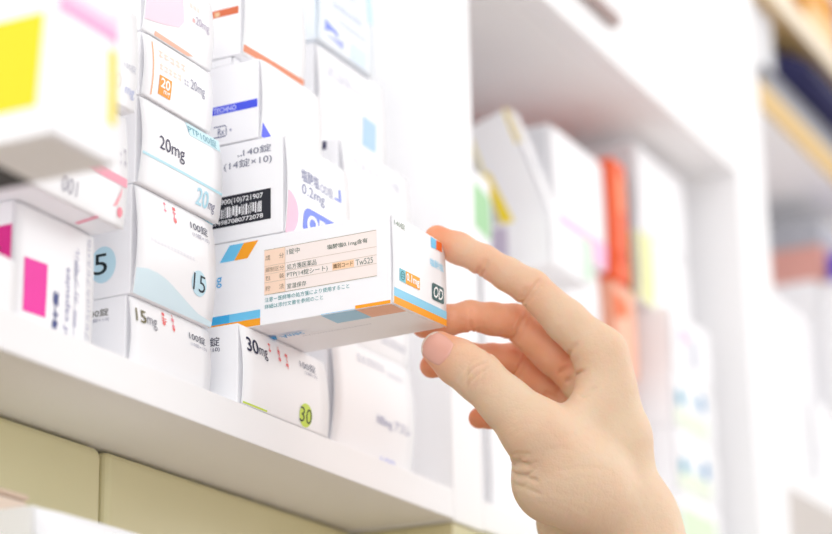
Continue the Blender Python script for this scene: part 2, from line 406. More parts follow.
fb.text('(01)14987080772078', 30, 113.0, -5.2, 116.0, WH, .008)
f = c.front
f.text('塩酸塩', -205.6, 134.6, -188.0, 141.6, ink('9c9fb8'), .012); f.text('OD錠', -186.8, 133.8, -173.4, 140.0, ink('a5a8c0'))
f.text('0.2mg', -205.4, 126.4, -182.6, 133.4, ink('9498b4'))
f.disc(-218.3, 114.6, 10.6, 11.2, ink('f7c3d6'), .1, -90, 90)
f.rrect(-203, 108, -167, 122.0, 5, ink('7d8fe6')); f.text('OD', -199.4, 110.2, -178.0, 119.2, WH, .03)
f.text('」', -172, 135, -164.6, 142, ink('8fa0e8'), .02)
root = c.done(); lab.build('barcode_label', root)['label'] = 'black barcode label with white digits'

c = Carton('white box with a royal blue band on its side, above the barcode box', xh, -157.6, -3.4, 108, 156.6, 199.4, 1.8)
f = c.left
BLU = ink('4757e6')
f.rect(34, 173.2, -1.8, 177.6, BLU); f.text('F TECHNO', 26.5, 173.9, 10.6, 176.7, ink('cfd5ff'), .015)
f.poly([(24, 166.9), (17.2, 166.9), (16.2, 165.6), (16.2, 165.1), (17.4, 166.3), (24, 166.3)], ink('6b7090')); f.poly([(24, 160.6), (17.2, 160.6), (16.2, 161.9), (16.2, 162.4), (17.4, 161.2), (24, 161.2)], ink('6b7090'))
f.rect(16.8, 162.4, 16.2, 165.1, ink('6b7090')); f.text('Rx', 21.4, 161.8, 17.5, 165.4, ink('7b80a0'), .01); f.rect(14.6, 163.0, 13.2, 164.3, ink('b0b3c6'))
c.front.poly([(-218, 157), (-204.5, 157), (-207.2, 159), (-218, 164.4)], ink('5a66e8'))
c.done()

c = Carton('white box with a rust orange band, topmost beside the pink patched box', xh, -156.4, 7.4, 116, 204.2, 255, 2.2)
f = c.left
RO = ink('d9714a')
f.rect(34, 226.9, 9.6, 231.0, RO); f.rect(23.8, 227.4, 20.8, 229.8, ink('e8c29a'), .2)
c.front.poly([(-218.2, 205.4), (-157.0, 208.0), (-157.0, 211.2), (-218.2, 209.2)], ink('e08a66'))
c.done()
c = Carton('thin white box between the blue banded and the rust banded boxes', xh+.6, -158.5, 13, 112, 199.8, 203.9, .2)
c.done()

# ================================================================== COLUMN AGAINST THE PARTITION
x3 = -133
FG = ink('c3c5d6')
c = Carton('white box with faint grey print at the shelf end beside the partition', x3, -41.4, 6, 118, SHELF+.2, 78.6, 4)
f = c.front
f.scrib(-105.5, 68, -74, 73.6, ink('d3d5e0'), 6, seed=3); f.scrib(-72, 67, -53, 71, ink('dcdee8'), 5, seed=4)
f.text('100mg アスレ', -87.6, 36.4, -47.6, 43.0, ink('b4b6cc'), .01); f.text('100', -78.6, 18.4, -62.4, 21.6, ink('b4bcf0'))
c.done()
c = Carton('white box beside the partition, level with the held box', x3+.4, -38.4, 8, 120, 79, 117, 2.4)
c.front.scrib(-73, 86.5, -43.6, 91.4, ink('c6c8d4'), 7, seed=3)
c.done()
c = Carton('plain white box above and behind the held box near the partition', x3+.4, -50, 9, 120, 117.4, 134.6, 1.2)
c.done()
c = Carton('white box with faint grey lettering and a navy side mark by the partition', x3, -56.2, -1.8, 112, 135, 185.4, 3)
f = c.front
f.text('ラメマイシン錠', -121.8, 171.4, -67.4, 178.4, ink('dcdde6'), .012); f.scrib(-118, 160, -72, 165, ink('ececf1'), 10, seed=3)
c.left.rect(13, 180, 6.4, 185, ink('4a4a6a')); c.done()
c = Carton('white box with a pale blue square, second from the top by the partition', x3, -54.6, 13, 116, 185.8, 244.4, 2.6)
f = c.front
f.scrib(-123, 227.5, -68, 232, ink('e2e2ec'), 11, seed=3); f.text('アコテ', -123.5, 226.6, -96, 234.4, ink('dedfea'), .01)
f.rect(-84, 199.5, -67.2, 217.0, ink('b5d5f4')); c.done()
c = Carton('bluish white box with a blue bracket mark, topmost by the partition', x3-2, -70.6, 10.5, 112, 244.8, 297, 1.4, card=mat('bluish_card', hexc('eef5fb'), .42, .4))
f = c.front
f.scrib(-120, 269, -84, 274.5, ink('cdd5ea'), 9, seed=3); f.scrib(-112, 261, -80, 266.5, ink('dce2f1'), 7, seed=4); f.scrib(-118, 281, -92, 286, ink('cdd5ea'), 6, seed=5)
MK = ink('8a9cf0')
f.poly([(-127.8, 259), (-127.8, 252), (-125, 253.5), (-118, 254.5), (-112, 252.5), (-114, 256), (-121, 257.5)], MK); f.poly([(-127, 250.5), (-118, 249.8), (-106.6, 248.0), (-106.6, 253.4), (-112, 251.8)], ink('b3bdf4'))
f.rect(-78.4, 276, -71.4, 296, ink('cdeaf4')); f.rect(-98, 246, -80, 256, ink('dcecfb'))
c.done()

# ================================================================== SECOND BAY (out of focus)
def rotY(deg, px, pz):
    return Matrix.Translation((px, 0, pz)) @ Matrix.Rotation(math.radians(deg), 4, 'Y') @ Matrix.Translation((-px, 0, -pz))
GP = 'boxes stacked in the second bay'
top = SHELF+.2
def bay(label, X0, X1, Y0, Z0, Z1, depth=110, b=1.2, **k): return Carton(label, X0, X1, Y0, Y0+depth, Z0, Z1, b, group=GP, **k)
# first stack, by the partition
c = bay('white box with a sky blue dash, low in the second bay behind the wrist', 112, 234, 30, top, 84); f = c.front
f.rect(180, 66, 231, 77, ink('7fbdf0')); f.rect(204, 45, 222, 56, ink('f3c3ea')); f.scrib(150, 50, 190, 56, ink('dfe3ee'), 6); c.done()
c = bay('white box with a peach dash, second from the bottom behind the hand', 118, 228, 34, 84.4, 150); c.front.rect(150, 112, 172, 128, ink('fbdccb')); c.done()
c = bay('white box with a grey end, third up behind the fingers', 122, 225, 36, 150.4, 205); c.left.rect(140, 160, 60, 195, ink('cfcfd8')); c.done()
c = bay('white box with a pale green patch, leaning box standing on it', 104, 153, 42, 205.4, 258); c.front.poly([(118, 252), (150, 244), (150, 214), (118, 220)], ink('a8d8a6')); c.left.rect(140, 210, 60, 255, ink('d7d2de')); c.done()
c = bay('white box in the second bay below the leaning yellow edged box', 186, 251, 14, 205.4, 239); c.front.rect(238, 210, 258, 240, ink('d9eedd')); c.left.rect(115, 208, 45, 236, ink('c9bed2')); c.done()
RX = Matrix.Translation((0, 18, 239.4)) @ Matrix.Rotation(math.radians(-19), 4, 'X') @ Matrix.Translation((0, -18, -239.4))
c = bay('white box with yellow edges leaning back on its stack by the partition', 201, 219, 18, 239.4, 334, depth=35, rot=RX); f = c.left
f.poly([(52.5, 240), (42, 240), (47.5, 296), (52.5, 296)], ink('fbe02a')); f.rect(52.5, 296, 50, 333, ink('f8eeb0')); f.rect(21.5, 305, 19.4, 333.4, ink('f6dc5a')); c.front.rect(201.4, 305, 203, 333.4, ink('f6dc5a')); c.front.scrib(205, 285, 216, 293, ink('e3e8ec'), 4); c.done()
c = bay('white box with a pink lower band, beside the orange folder', 254, 352, 40, 247.9, 333); f = c.front
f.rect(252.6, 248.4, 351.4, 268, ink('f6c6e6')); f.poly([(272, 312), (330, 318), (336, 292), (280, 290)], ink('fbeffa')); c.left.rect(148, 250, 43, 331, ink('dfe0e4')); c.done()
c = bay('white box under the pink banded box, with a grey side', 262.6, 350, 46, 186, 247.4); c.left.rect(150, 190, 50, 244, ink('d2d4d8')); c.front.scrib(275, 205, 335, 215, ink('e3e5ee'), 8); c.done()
c = bay('white box standing third up in the middle of the second bay', 240, 352, 44, 100, 185.6); c.done()
c = bay('white box at the bottom middle of the second bay', 240, 360, 40, top, 99.6); c.done()
# orange folder and a dark spine
def slab(name, label, cat, X0, X1, Y0, Y1, Z0, Z1, col, bev=1.5, parts=()):
    t = empty(name, ((X0+X1)/2, (Y0+Y1)/2, Z0)); tag(t, label, cat)
    m = MB(); m.box(X0, X1, Y0, Y1, Z0, Z1, mat('plastic_'+col, hexc(col), .45, .4), bev, 3); m.build('body', t)
    for pn, a in parts:
        m = MB(); m.box(*a[:6], mat('plastic_'+a[6], hexc(a[6]), .45, .4), .8); m.build(pn, t)
    return t
slab('folder', 'vivid orange folder standing upright in the second bay', 'folder', 362, 389, 36, 250, 246, 342, 'f4622a', 1.2, (('spine_label', (366, 385, 35.2, 36.4, 300, 330, 'fb8a5c')), ('spine_ring', (371, 379, 34.8, 36.2, 262, 271, 'd94a1c'))))
slab('folder', 'dark brown folder next to the orange folder', 'folder', 390, 403, 40, 250, 246, 339, '5c3b3a', 1.2, (('spine_label', (392, 401, 39.2, 40.4, 300, 325, '8a6460')),))
c = bay('pale orange box carrying the orange folder', 360.6, 404, 40, 176, 245.6, card=mat('orange_card', hexc('fbbfa2'), .5, .4)); c.front.poly([(362, 238), (388, 233), (388, 222), (362, 216)], ink('f4733a')); c.done()
c = bay('white box with a salmon edge below the pale orange box', 361, 404, 46, 100, 175.6); c.front.rect(361.5, 120, 372, 175, ink('fbd2c2')); c.done()
c = bay('white box at the foot of the orange stack', 361, 430, 46, top, 99.6); c.done()
# right-hand stack
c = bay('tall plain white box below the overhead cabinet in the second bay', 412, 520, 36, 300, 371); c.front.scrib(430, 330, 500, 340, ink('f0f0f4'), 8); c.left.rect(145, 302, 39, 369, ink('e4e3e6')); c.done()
c = bay('white box with a lemon stripe below the tall plain white box', 408, 520, 36, 240, 299.6); c.front.rect(409, 242, 438, 298, ink('eef0b0')); c.left.rect(145, 242, 39, 298, ink('eef0b0')); c.done()
TL = ink('3fa3c0')
c = bay('white box with a pink smudge above the teal dotted boxes', 430, 522, 22, 190, 239.6); c.front.rect(450, 216, 464, 228, ink('f3bcd9')); c.front.rect(468, 200, 488, 224, ink('d4d6e0')); c.done()
for lab_, z0, z1, zd in (('white box with two teal dots, upper of the dotted pair', 146, 189.6, 172), ('white box with two teal dots, lower of the dotted pair', 98, 145.6, 118.5)):
    c = bay(lab_, 426, 522, 22, z0, z1); f = c.front
    f.disc(441, zd-2, 7, 7, TL); f.disc(490, zd+3, 6.5, 8, ink('2f8cc0')); f.rect(452, zd-4, 478, zd+2, ink('dcebf2')); f.rect(430, z0+2, 500, z0+15, ink('e9f3df')); f.rect(503, z0+3, 506, z1-3, ink('e9f0ee')); c.done()
c = bay('white box with a light green foot below the teal dotted boxes', 426, 522, 22, top, 97.6); c.front.rect(432, 60, 505, 84, ink('dcf0cf')); c.done()

# ================================================================== THIRD BAY, beyond the second partition
GP = 'boxes in the far shelving beyond the second partition'
WOOD = mat('tan_wood', hexc('d9b97f'), .55, .3, bump=(30, .1, .0006))
unit2 = empty('shelving_unit', (950, 150, 0)); tag(unit2, 'far shelving with tan edged boards beyond the second white partition', 'shelving')
m = MB(); m.box(630, 1350, 300.3, 312, -100, 950, INNER); m.build('back_panel', unit2)
m = MB(); m.box(1300, 1340, 0, 300, -100, 950, LAM, .8); m.build('partition_panel', unit2)
for z0, z1, ed in ((470, 496, WOOD), (592, 616, mat('lit_edge_wood', hexc('f3e6cf'), .55, .3)), (133, 151, LAM)):  # upper lip is paler than its board: front light painted into the colour
    m = MB(); m.box(630, 1299.6, 3, 299.8, z0, z1, WOOD if z0 == 592 else INNER, .6); b_ = m.build('shelf_board', unit2)
    m = MB(); m.box(630, 1299.6, -.5, 2.8, z0, z1, ed, .5); m.build('edge_strip', b_)
KRAFT = mat('kraft_card', hexc('d8b878'), .6, .3); ORK = mat('orange_card_far', hexc('dd9a35'), .55, .3)
c = Carton('orange cardboard box on the upper tan board of the far shelving', 830, 960, 14, 180, 616.3, 700, 1, card=ORK, cat='cardboard box', name='cardboard_box'); c.front.rect(850, 640, 940, 660, ink('f3d9a8')); c.done()
c = Carton('cream cardboard box at the near end of the upper tan board', 690, 822, 20, 180, 616.3, 690, 1, card=mat('cream_card', hexc('f0e2c4'), .6, .3), cat='cardboard box', name='cardboard_box'); c.front.rect(700, 640, 810, 644, ink('e0cda0')); c.done()
slab('storage_box', 'violet blue box at the far end of the upper tan board', 'box', 966, 1060, 14, 180, 616.3, 700, '7a74c8', 2, (('lid', (964, 1062, 12, 182, 700.2, 706, '6a64bb')),))
slab('tray', 'dark grey tray under the navy pouch on the far shelving', 'tray', 672, 1060, 6, 190, 496.3, 520, '94969f', 3, (('rim', (670, 1062, 4, 192, 520.1, 524, '9a9ca4')),))
slab('storage_box', 'light grey upright box at the near end of the grey tray', 'box', 676, 730, 14, 170, 524.3, 586, 'dcdcdf', 3, (('lid', (674.5, 731.5, 12.5, 171.5, 586.2, 590, 'e0e0e3')),))
# soft navy pouch: a pinched pillow with a zip
t = empty('pouch', (890, 70, 524.4)); tag(t, 'dark navy zipped pouch slumped on the grey tray of the far shelving', 'pouch')
bm = bmesh.new(); bmesh.ops.create_uvsphere(bm, u_segments=40, v_segments=24, radius=1)
for v in bm.verts:
    x, y_, z = v.co
    sx = math.copysign(abs(x)**.55, x); sy = math.copysign(abs(y_)**.6, y_); sz = math.copysign(abs(z)**.7, z)
    k = 1-.25*abs(sx)**4
    v.co = (892+155*sx, 72+78*sy, 524.6+31.5+31.5*sz*k+2.5*math.sin(5*sx+3*sy)*max(0, sz))
m = MB(); m.bm(bm, mat('navy_cloth', hexc('23234a'), .8, .2, bump=(400, .2, .0005)), True); m.build('body', t)
m = MB(); m.box(780, 1000, -6.6, -4, 556, 559, mat('zip_grey', hexc('5b5c78'), .5, .4), .8); z_ = m.build('zip', t)
c = bay('large white box at the near end of the lowest far shelf board', 690, 800, 30, 151.3, 250); c.done()
c = bay('white box on the large white box of the far shelving', 700, 850, 36, 250.3, 335); c.front.scrib(730, 290, 830, 300, ink('ececf2'), 8); c.done()
c = bay('white box beside the large white box of the far shelving', 806, 930, 26, 151.3, 249.6); c.front.scrib(820, 200, 900, 212, ink('e6e6f0'), 8); c.done()
c = bay('white box carrying the dull red flat box in the far shelving', 868, 985, 30, 249.9, 380); c.done()
for nm, lb, z0, z1, colr in (('flat_box', 'dull red flat box lying under the grey flat box', 380.3, 416, 'dca196'), ('flat_box', 'grey flat box lying on the dull red flat box', 416.3, 442, 'aeb0b8')):
    slab(nm, lb, 'box', 872, 985, 24, 170, z0, z1, colr, 1.2, (('label', (890, 960, 23.2, 24.4, z0+6, z1-6, 'e2c4be' if z0 < 400 else 'b4b6c0')),))
c = Carton('vivid blue small box in front of the far red flat box', 884, 930, -8, 22, 380, 408, 1, card=mat('blue_card', hexc('4a48d8'), .5, .4), group=GP); c.front.rect(890, 388, 924, 398, ink('8a88f0')); c.done()
c = bay('white box in the far shelving under the vivid blue small box', 880, 985, -10, 249.9, 379.7, depth=38); c.done()

# ================================================================== LOWER LEFT, on the worktop
c = Carton('white carton standing on the worktop in front of the cream drawers', -390, -255, 0, 48, -260, -59.2, 1.6); c.left.scrib(40, -110, 6, -90, ink('b9bcc0'), 4, seed=4); c.left.scrib(40, -86, 12, -74, ink('c4c6ca'), 5, seed=8); c.front.scrib(-370, -120, -300, -105, ink('dadbe2'), 8); c.done()
slab('storage_box', 'small beige box lying on the white carton in front of the drawers', 'box', -389, -363, 24, 46, -59, -50.5, 'dcc9b8', 1.5, (('lid', (-389.6, -362.4, 23.4, 46.6, -50.3, -48, 'cfb8a4'),),))

# ================================================================== THE HAND
PTS = dict(i_dip=(-151.8, -93.4, 95.5), i_pip=(-136.5, -112.0, 82.2), i_mcp=(-113.9, -138.6, 49.6), m_tip=(-150.9, -58.8, 67.3), m_dip=(-145.1, -81.7, 70.1), m_pip=(-120.9, -95.4, 71.0), m_mcp=(-93.8, -124.9, 40.0), r_tip=(-138.5, -56.6, 49.2), r_dip=(-125.7, -71.9, 54.7), r_pip=(-101.1, -85.3, 57.1), r_mcp=(-76.6, -109.5, 32.6), l_tip=(-115.5, -71.2, 25.1), l_dip=(-100.0, -77.6, 30.2), l_pip=(-79.9, -83.9, 35.2), l_mcp=(-56.2, -96.9, 20.2), t_tip=(-168.6, -75.5, 48.2), t_ip=(-162.6, -93.3, 33.4), t_mcp=(-149.6, -116.3, 6.2), t_cmc=(-118.4, -131.3, -20.4), w_rad=(-92.1, -143.3, -31.2), w_uln=(-93.3, -114.9, -28.4), thenar=(-131.4, -118.5, -15.3), fold=(-153.8, -108.0, -13.3), webfold=(-148.2, -128.1, 25.9), i_tip=(-159.5, -71.5, 108.8))
P = {k: np.array(v, dtype=np.float32) for k, v in PTS.items()}
def cone_sdf(p, a, b, r1, r2):
    ba = b-a; l2 = float(ba@ba); rr = r1-r2; a2 = l2-rr*rr; il2 = 1/l2
    pa = p-a; y = pa@ba; z = y-l2
    t = pa*l2-y[:, None]*ba; x2 = np.einsum('ij,ij->i', t, t)
    y2 = y*y*l2; z2 = z*z*l2
    k = np.sign(rr)*rr*rr*x2
    out = (np.sqrt(x2*a2*il2)+y*rr)*il2-r1
    c1 = np.sign(z)*a2*z2 > k; c2 = np.sign(y)*a2*y2 < k
    out = np.where(c2, np.sqrt(x2+y2)*il2-r1, out)
    return np.where(c1, np.sqrt(x2+z2)*il2-r2, out)
def ell_sdf(p, c, r):
    r = np.asarray(r, np.float32); q = (p-c)/r; k0 = np.linalg.norm(q, axis=1); k1 = np.linalg.norm(q/r, axis=1)+1e-6
    return k0*(k0-1)/k1
def smin(a, b, k):
    h = np.clip(k-np.abs(a-b), 0, None)/k
    return np.minimum(a, b)-h*h*k*.25
mid = lambda a, b, t=.5: P[a]*(1-t)+P[b]*t
FING = {'i': (6.5, 7.9, 9.4, 12.4), 'm': (6.6, 7.8, 9.2, 12.2), 'r': (6.2, 7.3, 8.7, 11.6), 'l': (5.4, 6.2, 7.4, 10.8)}
WR = {'i': .0, 'm': .3, 'r': .62, 'l': .95}
elb = np.array((20, -115, -235), np.float32)
def unit_(v): return v/np.linalg.norm(v)
def finger(p, n):
    r = FING[n]; t, d, q, k = (P[n+s_] for s_ in ('_tip', '_dip', '_pip', '_mcp'))
    o = cone_sdf(p, t, d, r[0], r[1])
    o = smin(o, ell_sdf(p, t*.55+d*.45, np.array((1, 1, 1))*(r[0]*.62+r[1]*.5)), 3)      # finger pad
    o = smin(o, cone_sdf(p, d, d*.5+q*.5, r[1]*.97, r[1]*1.04), 2.)
    o = smin(o, cone_sdf(p, d*.5+q*.5, q, r[1]*1.06, r[2]*.97), 2.)
    o = smin(o, cone_sdf(p, q, q*.5+k*.5, r[2]*.98, r[2]*1.12), 2.5)
    o = smin(o, cone_sdf(p, q*.5+k*.5, k, r[2]*1.12, r[3]), 3)
    return o
def groove(p, d, c, ax, w, dep, side=None, rad=16):
    # a skin crease: a shallow furrow in the plane through c square to ax, on the side given
    s_ = (p-c)@ax; rr = np.linalg.norm(p-c, axis=1)
    k = np.exp(-(s_/w)**2)*(rr < rad*1.6)
    if side is not None:
        sd_ = (p-c)@side; k = k*np.clip(sd_/4+.3, 0, 1)
    return d+dep*k
def hand_sdf(p):
    f = {n: finger(p, n) for n in FING}
    d = f['l']
    for n in ('r', 'm', 'i'): d = smin(d, f[n], 1.2)
    palm = None
    for n, r in (('i', 12.2), ('m', 12.6), ('r', 12.2), ('l', 11.4)):
        w = P['w_rad']*(1-WR[n])+P['w_uln']*WR[n]
        e = smin(cone_sdf(p, P[n+'_mcp'], P[n+'_mcp']*.5+w*.5, r, 14.5), cone_sdf(p, P[n+'_mcp']*.5+w*.5, w, 14.5, 17.5), 4)
        palm = e if palm is None else smin(palm, e, 7)
    palm = smin(palm, cone_sdf(p, P['w_rad'], P['w_uln'], 17.6, 18.2), 10)
    fa = smin(cone_sdf(p, P['w_rad'], P['w_rad']+elb, 17.4, 29), cone_sdf(p, P['w_uln'], P['w_uln']+elb, 18.2, 30), 12)
    palm = smin(palm, fa, 12)
    d = smin(d, palm, 7)
    # thumb
    tt, ti, tm, tc = P['t_tip'], P['t_ip'], P['t_mcp'], P['t_cmc']
    th = cone_sdf(p, tt, tt*.5+ti*.5, 8.8, 11.2)
    th = smin(th, cone_sdf(p, tt*.5+ti*.5, ti, 11.2, 11.9), 3)
    th = smin(th, cone_sdf(p, ti, ti*.5+tm*.5, 11.9, 12.3), 3)
    th = smin(th, cone_sdf(p, ti*.5+tm*.5, tm, 12.3, 15.5), 4)
    th = smin(th, cone_sdf(p, tm, tc, 15.5, 19), 5)
    th = smin(th, ell_sdf(p, P['thenar'], (21.5, 21.5, 22)), 8)
    d = smin(d, th, 6)
    d = smin(d, cone_sdf(p, tc, P['w_rad'], 17, 16), 12)
    d = smin(d, cone_sdf(p, mid('t_mcp', 't_cmc', .8), mid('i_mcp', 'w_rad', .5), 15, 12), 14)
    # web between thumb and index finger
    d = smin(d, cone_sdf(p, mid('t_mcp', 't_cmc', .25), mid('i_mcp', 'w_rad', .2), 9, 9), 14)
    # creases
    for n, a, b, c_ in (('i', '_tip', '_dip', '_pip'), ('m', '_tip', '_dip', '_pip'), ('r', '_tip', '_dip', '_pip')):
        for j, (u0, u1) in (('_dip', (a, b)), ('_pip', (b, c_))):
            ax = unit_(unit_(P[n+j]-P[n+u0])+unit_(P[n+('_pip' if j == '_dip' else '_mcp')]-P[n+j]))
            bend = unit_(P[n+u0]-P[n+j])+unit_(P[n+('_pip' if j == '_dip' else '_mcp')]-P[n+j])
            sd = unit_(bend+np.array((-.5, -.1, -.45))*.35)
            d = groove(p, d, P[n+j]+ax*.4, ax, .95, 1.15, sd, 9)
            d = groove(p, d, P[n+j]+ax*2.9, ax, .8, .6, sd, 9)
    ax = unit_(P['t_ip']-P['t_tip'])
    camside = np.array((-0.851, -0.428, -0.303))
    wob = lambda k: .9*np.sin(p[:, 2]*.55+k)+.6*np.sin(p[:, 0]*.8+2*k)
    for off, dep in ((-5.2, .6), (-2.6, .9), (0, 1.2), (2.7, .9), (5.4, .6)):
        s_ = (p-P['t_ip'])@ax-off-wob(off)-.03*off*0
        rr = np.linalg.norm(p-(P['t_ip']+camside*11), axis=1)
        d = d+dep*np.exp(-(s_/.75)**2)*np.clip(1.25-rr/9.5, 0, 1)
    # folds at the base of the thumb
    ax = unit_(P['t_cmc']-P['t_mcp'])
    for off, dep in ((-3.6, .9), (0, 1.5), (3.8, 1.2), (8, .8)):
        c_ = P['fold']; s_ = (p-c_)@ax-off-.8*np.sin(p[:, 1]*.3+off)
        rr = np.linalg.norm(p-c_, axis=1)
        d = d+dep*np.exp(-(s_/.9)**2)*np.clip(1.2-rr/12, 0, 1)
    # folds of the palm and finger joints
    for a, b, w, dep in FOLDS:
        ab = b-a; pa = p-a; t = np.clip(pa@ab/float(ab@ab), 0, 1); q = pa-t[:, None]*ab
        d = d+dep*np.exp(-np.einsum('ij,ij->i', q, q)/(w*w))*np.sqrt(np.clip(1.15-(2*t-1)**2, 0, 1))
    return d
FOLDS = [(np.array(a, np.float32), np.array(b, np.float32), w, k) for a, b, w, k in (((-96.4, -100.4, 38.0), (-93.6, -104.7, 35.9), 1.5, 2.0), ((-93.6, -104.7, 35.9), (-102.6, -115.1, 32.0), 1.5, 2.0), ((-102.6, -115.1, 32.0), (-130.2, -134.1, 25.0), 1.3, 1.4), ((-130.2, -134.1, 25.0), (-126.8, -140.3, 29.0), 1.3, 1.4), ((-96.5, -104.6, 44.3), (-111.9, -116.3, 44.4), 1.2, 1.7), ((-111.9, -116.3, 44.4), (-111.8, -120.8, 46.4), 1.2, 1.7), ((-94.5, -105.8, 39.2), (-109.8, -119.6, 40.2), 1.2, 1.6), ((-109.8, -119.6, 40.2), (-125.6, -133.9, 38.8), 1.2, 1.6), ((-113.0, -119.2, 48.9), (-127.6, -128.8, 49.8), 1.1, 1.3), ((-127.6, -128.8, 49.8), (-129.8, -132.5, 52.3), 1.1, 1.3), ((-153.3, -92.8, 87.6), (-156.6, -96.1, 89.3), 1.0, 1.1), ((-156.6, -96.1, 89.3), (-158.3, -98.1, 93.2), 1.0, 1.1), ((-155.5, -92.2, 89.2), (-158.1, -95.2, 90.6), .8, .6), ((-158.1, -95.2, 90.6), (-159.1, -96.8, 93.7), .8, .6), ((-142.5, -107.7, 75.6), (-144.6, -110.8, 76.7), 1.0, 1.2), ((-144.6, -110.8, 76.7), (-146.0, -113.2, 79.5), 1.0, 1.2), ((-125.9, -101.3, 76.7), (-141.9, -111.7, 74.1), .9, .8), ((-141.9, -111.7, 74.1), (-143.7, -115.4, 77.2), .9, .8), ((-147.4, -83.1, 62.5), (-151.2, -84.5, 65.5), 1.0, 1.1), ((-151.2, -84.5, 65.5), (-152.1, -85.7, 71.3), 1.0, 1.1), ((-123.3, -96.1, 60.8), (-127.7, -99.4, 65.0), 1.0, 1.1), ((-127.7, -99.4, 65.0), (-127.4, -102.3, 70.9), 1.0, 1.1), ((-122.2, -93.5, 61.9), (-130.0, -97.7, 65.2), .8, .7), ((-130.0, -97.7, 65.2), (-130.1, -100.2, 72.1), .8, .7), ((-123.7, -80.6, 58.2), (-165.8, -100.6, 43.2), 1.0, 1.0), ((-165.8, -100.6, 43.2), (-166.0, -103.7, 39.7), 1.0, 1.0), ((-151.0, -105.2, -8.6), (-154.1, -110.3, -9.8), 1.1, 1.2), ((-154.1, -110.3, -9.8), (-155.3, -117.0, -13.2), 1.1, 1.2), ((-146.7, -103.6, -13.5), (-151.1, -110.3, -15.6), 1.1, 1.0), ((-151.1, -110.3, -15.6), (-152.6, -118.7, -20.2), 1.1, 1.0), ((-146.2, -103.2, -18.3), (-150.5, -111.4, -22.0), 1.0, .8), ((-150.5, -111.4, -22.0), (-150.4, -118.5, -25.7), 1.0, .8), ((-155.7, -106.4, -6.2), (-159.8, -112.5, -6.7), .9, .6), ((-159.8, -112.5, -6.7), (-159.4, -117.5, -7.7), .9, .6), ((-154.9, -132.0, -1.8), (-139.1, -138.6, 5.5), 1.4, .3), ((-139.1, -138.6, 5.5), (-122.8, -145.1, 10.5), 1.4, .3), ((-152.6, -127.8, -15.5), (-146.0, -138.0, -14.4), 1.4, .25), ((-146.0, -138.0, -14.4), (-133.1, -148.2, -14.2), 1.4, .25), ((-157.5, -126.6, -6.5), (-154.1, -131.4, -5.4), 1.2, .2), ((-154.1, -131.4, -5.4), (-148.1, -136.6, -6.9), 1.2, .2),)]
def surface(fn, lo, hi, h, blk=8):
    n = np.ceil((hi-lo)/(h*blk)).astype(int); N = n*blk+1
    D = np.full(N, 9., np.float32)
    gi = np.stack(np.meshgrid(*[np.arange(k) for k in n], indexing='ij'), -1).reshape(-1, 3)
    cen = lo+(gi+.5)*blk*h
    dc = fn(cen.astype(np.float32)); rad = blk*h*.87+3
    loc = np.stack(np.meshgrid(*[np.arange(blk+1)]*3, indexing='ij'), -1).reshape(-1, 3)
    for i in np.where(dc < -rad)[0]:
        g = gi[i]*blk; D[g[0]:g[0]+blk+1, g[1]:g[1]+blk+1, g[2]:g[2]+blk+1] = -9
    act = np.where(np.abs(dc) <= rad)[0]
    for s0 in range(0, len(act), 400):
        a_ = act[s0:s0+400]; g = gi[a_]*blk
        pts = (lo+(g[:, None, :]+loc[None])*h).reshape(-1, 3).astype(np.float32)
        v = fn(pts).reshape(len(a_), blk+1, blk+1, blk+1)
        for k in range(len(a_)): D[g[k, 0]:g[k, 0]+blk+1, g[k, 1]:g[k, 1]+blk+1, g[k, 2]:g[k, 2]+blk+1] = v[k]
    s_ = D < 0
    nx, ny, nz = D.shape
    cnt = np.zeros((nx-1, ny-1, nz-1), np.int8); 
    sl = lambda A, i, j, k: A[i:nx-1+i, j:ny-1+j, k:nz-1+k]
    for i in (0, 1):
        for j in (0, 1):
            for k in (0, 1): cnt += sl(s_, i, j, k)
    cell = np.argwhere((cnt > 0) & (cnt < 8)); idx = -np.ones(cnt.shape, np.int64); idx[tuple(cell.T)] = np.arange(len(cell))
    acc = np.zeros((len(cell), 3)); num = np.zeros(len(cell))
    C8 = [(i, j, k) for i in (0, 1) for j in (0, 1) for k in (0, 1)]
    for u in range(8):
        for w in range(u+1, 8):
            cu, cw = np.array(C8[u]), np.array(C8[w])
            if np.abs(cu-cw).sum() != 1: continue
            du = D[tuple((cell+cu).T)]; dw = D[tuple((cell+cw).T)]
            mk = (du < 0) != (dw < 0); t = du/(du-dw+1e-12)
            pt = cu+(cw-cu)*t[:, None]
            acc[mk] += pt[mk]; num[mk] += 1
    V = lo+(cell+acc/num[:, None])*h
    F = []
    for ax in range(3):
        A = [slice(1, -1)]*3; A[ax] = slice(0, -1)
        B = [slice(1, -1)]*3; B[ax] = slice(1, None)
        e = np.argwhere(s_[tuple(A)] != s_[tuple(B)])
        off = np.array([1, 1, 1]); off[ax] = 0
        e = e+off
        b1, b2 = (ax+1) % 3, (ax+2) % 3
        o1 = np.zeros(3, int); o1[b1] = 1; o2 = np.zeros(3, int); o2[b2] = 1
        q = np.stack([idx[tuple((e-o1-o2).T)], idx[tuple((e-o2).T)], idx[tuple(e.T)], idx[tuple((e-o1).T)]], 1)
        neg = s_[tuple(e.T)]
        q[~neg] = q[~neg][:, ::-1]
        F.append(q[(q >= 0).all(1)])
    return V, np.concatenate(F)
allp = np.stack(list(P.values())+[P['w_rad']+elb, P['w_uln']+elb])
V, F = surface(hand_sdf, allp.min(0)-34, allp.max(0)+34, .72)
base = (P['w_rad']+elb*.5).astype(float)
me = bpy.data.meshes.new('person')
me.from_pydata(((V-base)*S).tolist(), [], F.tolist()); me.update()
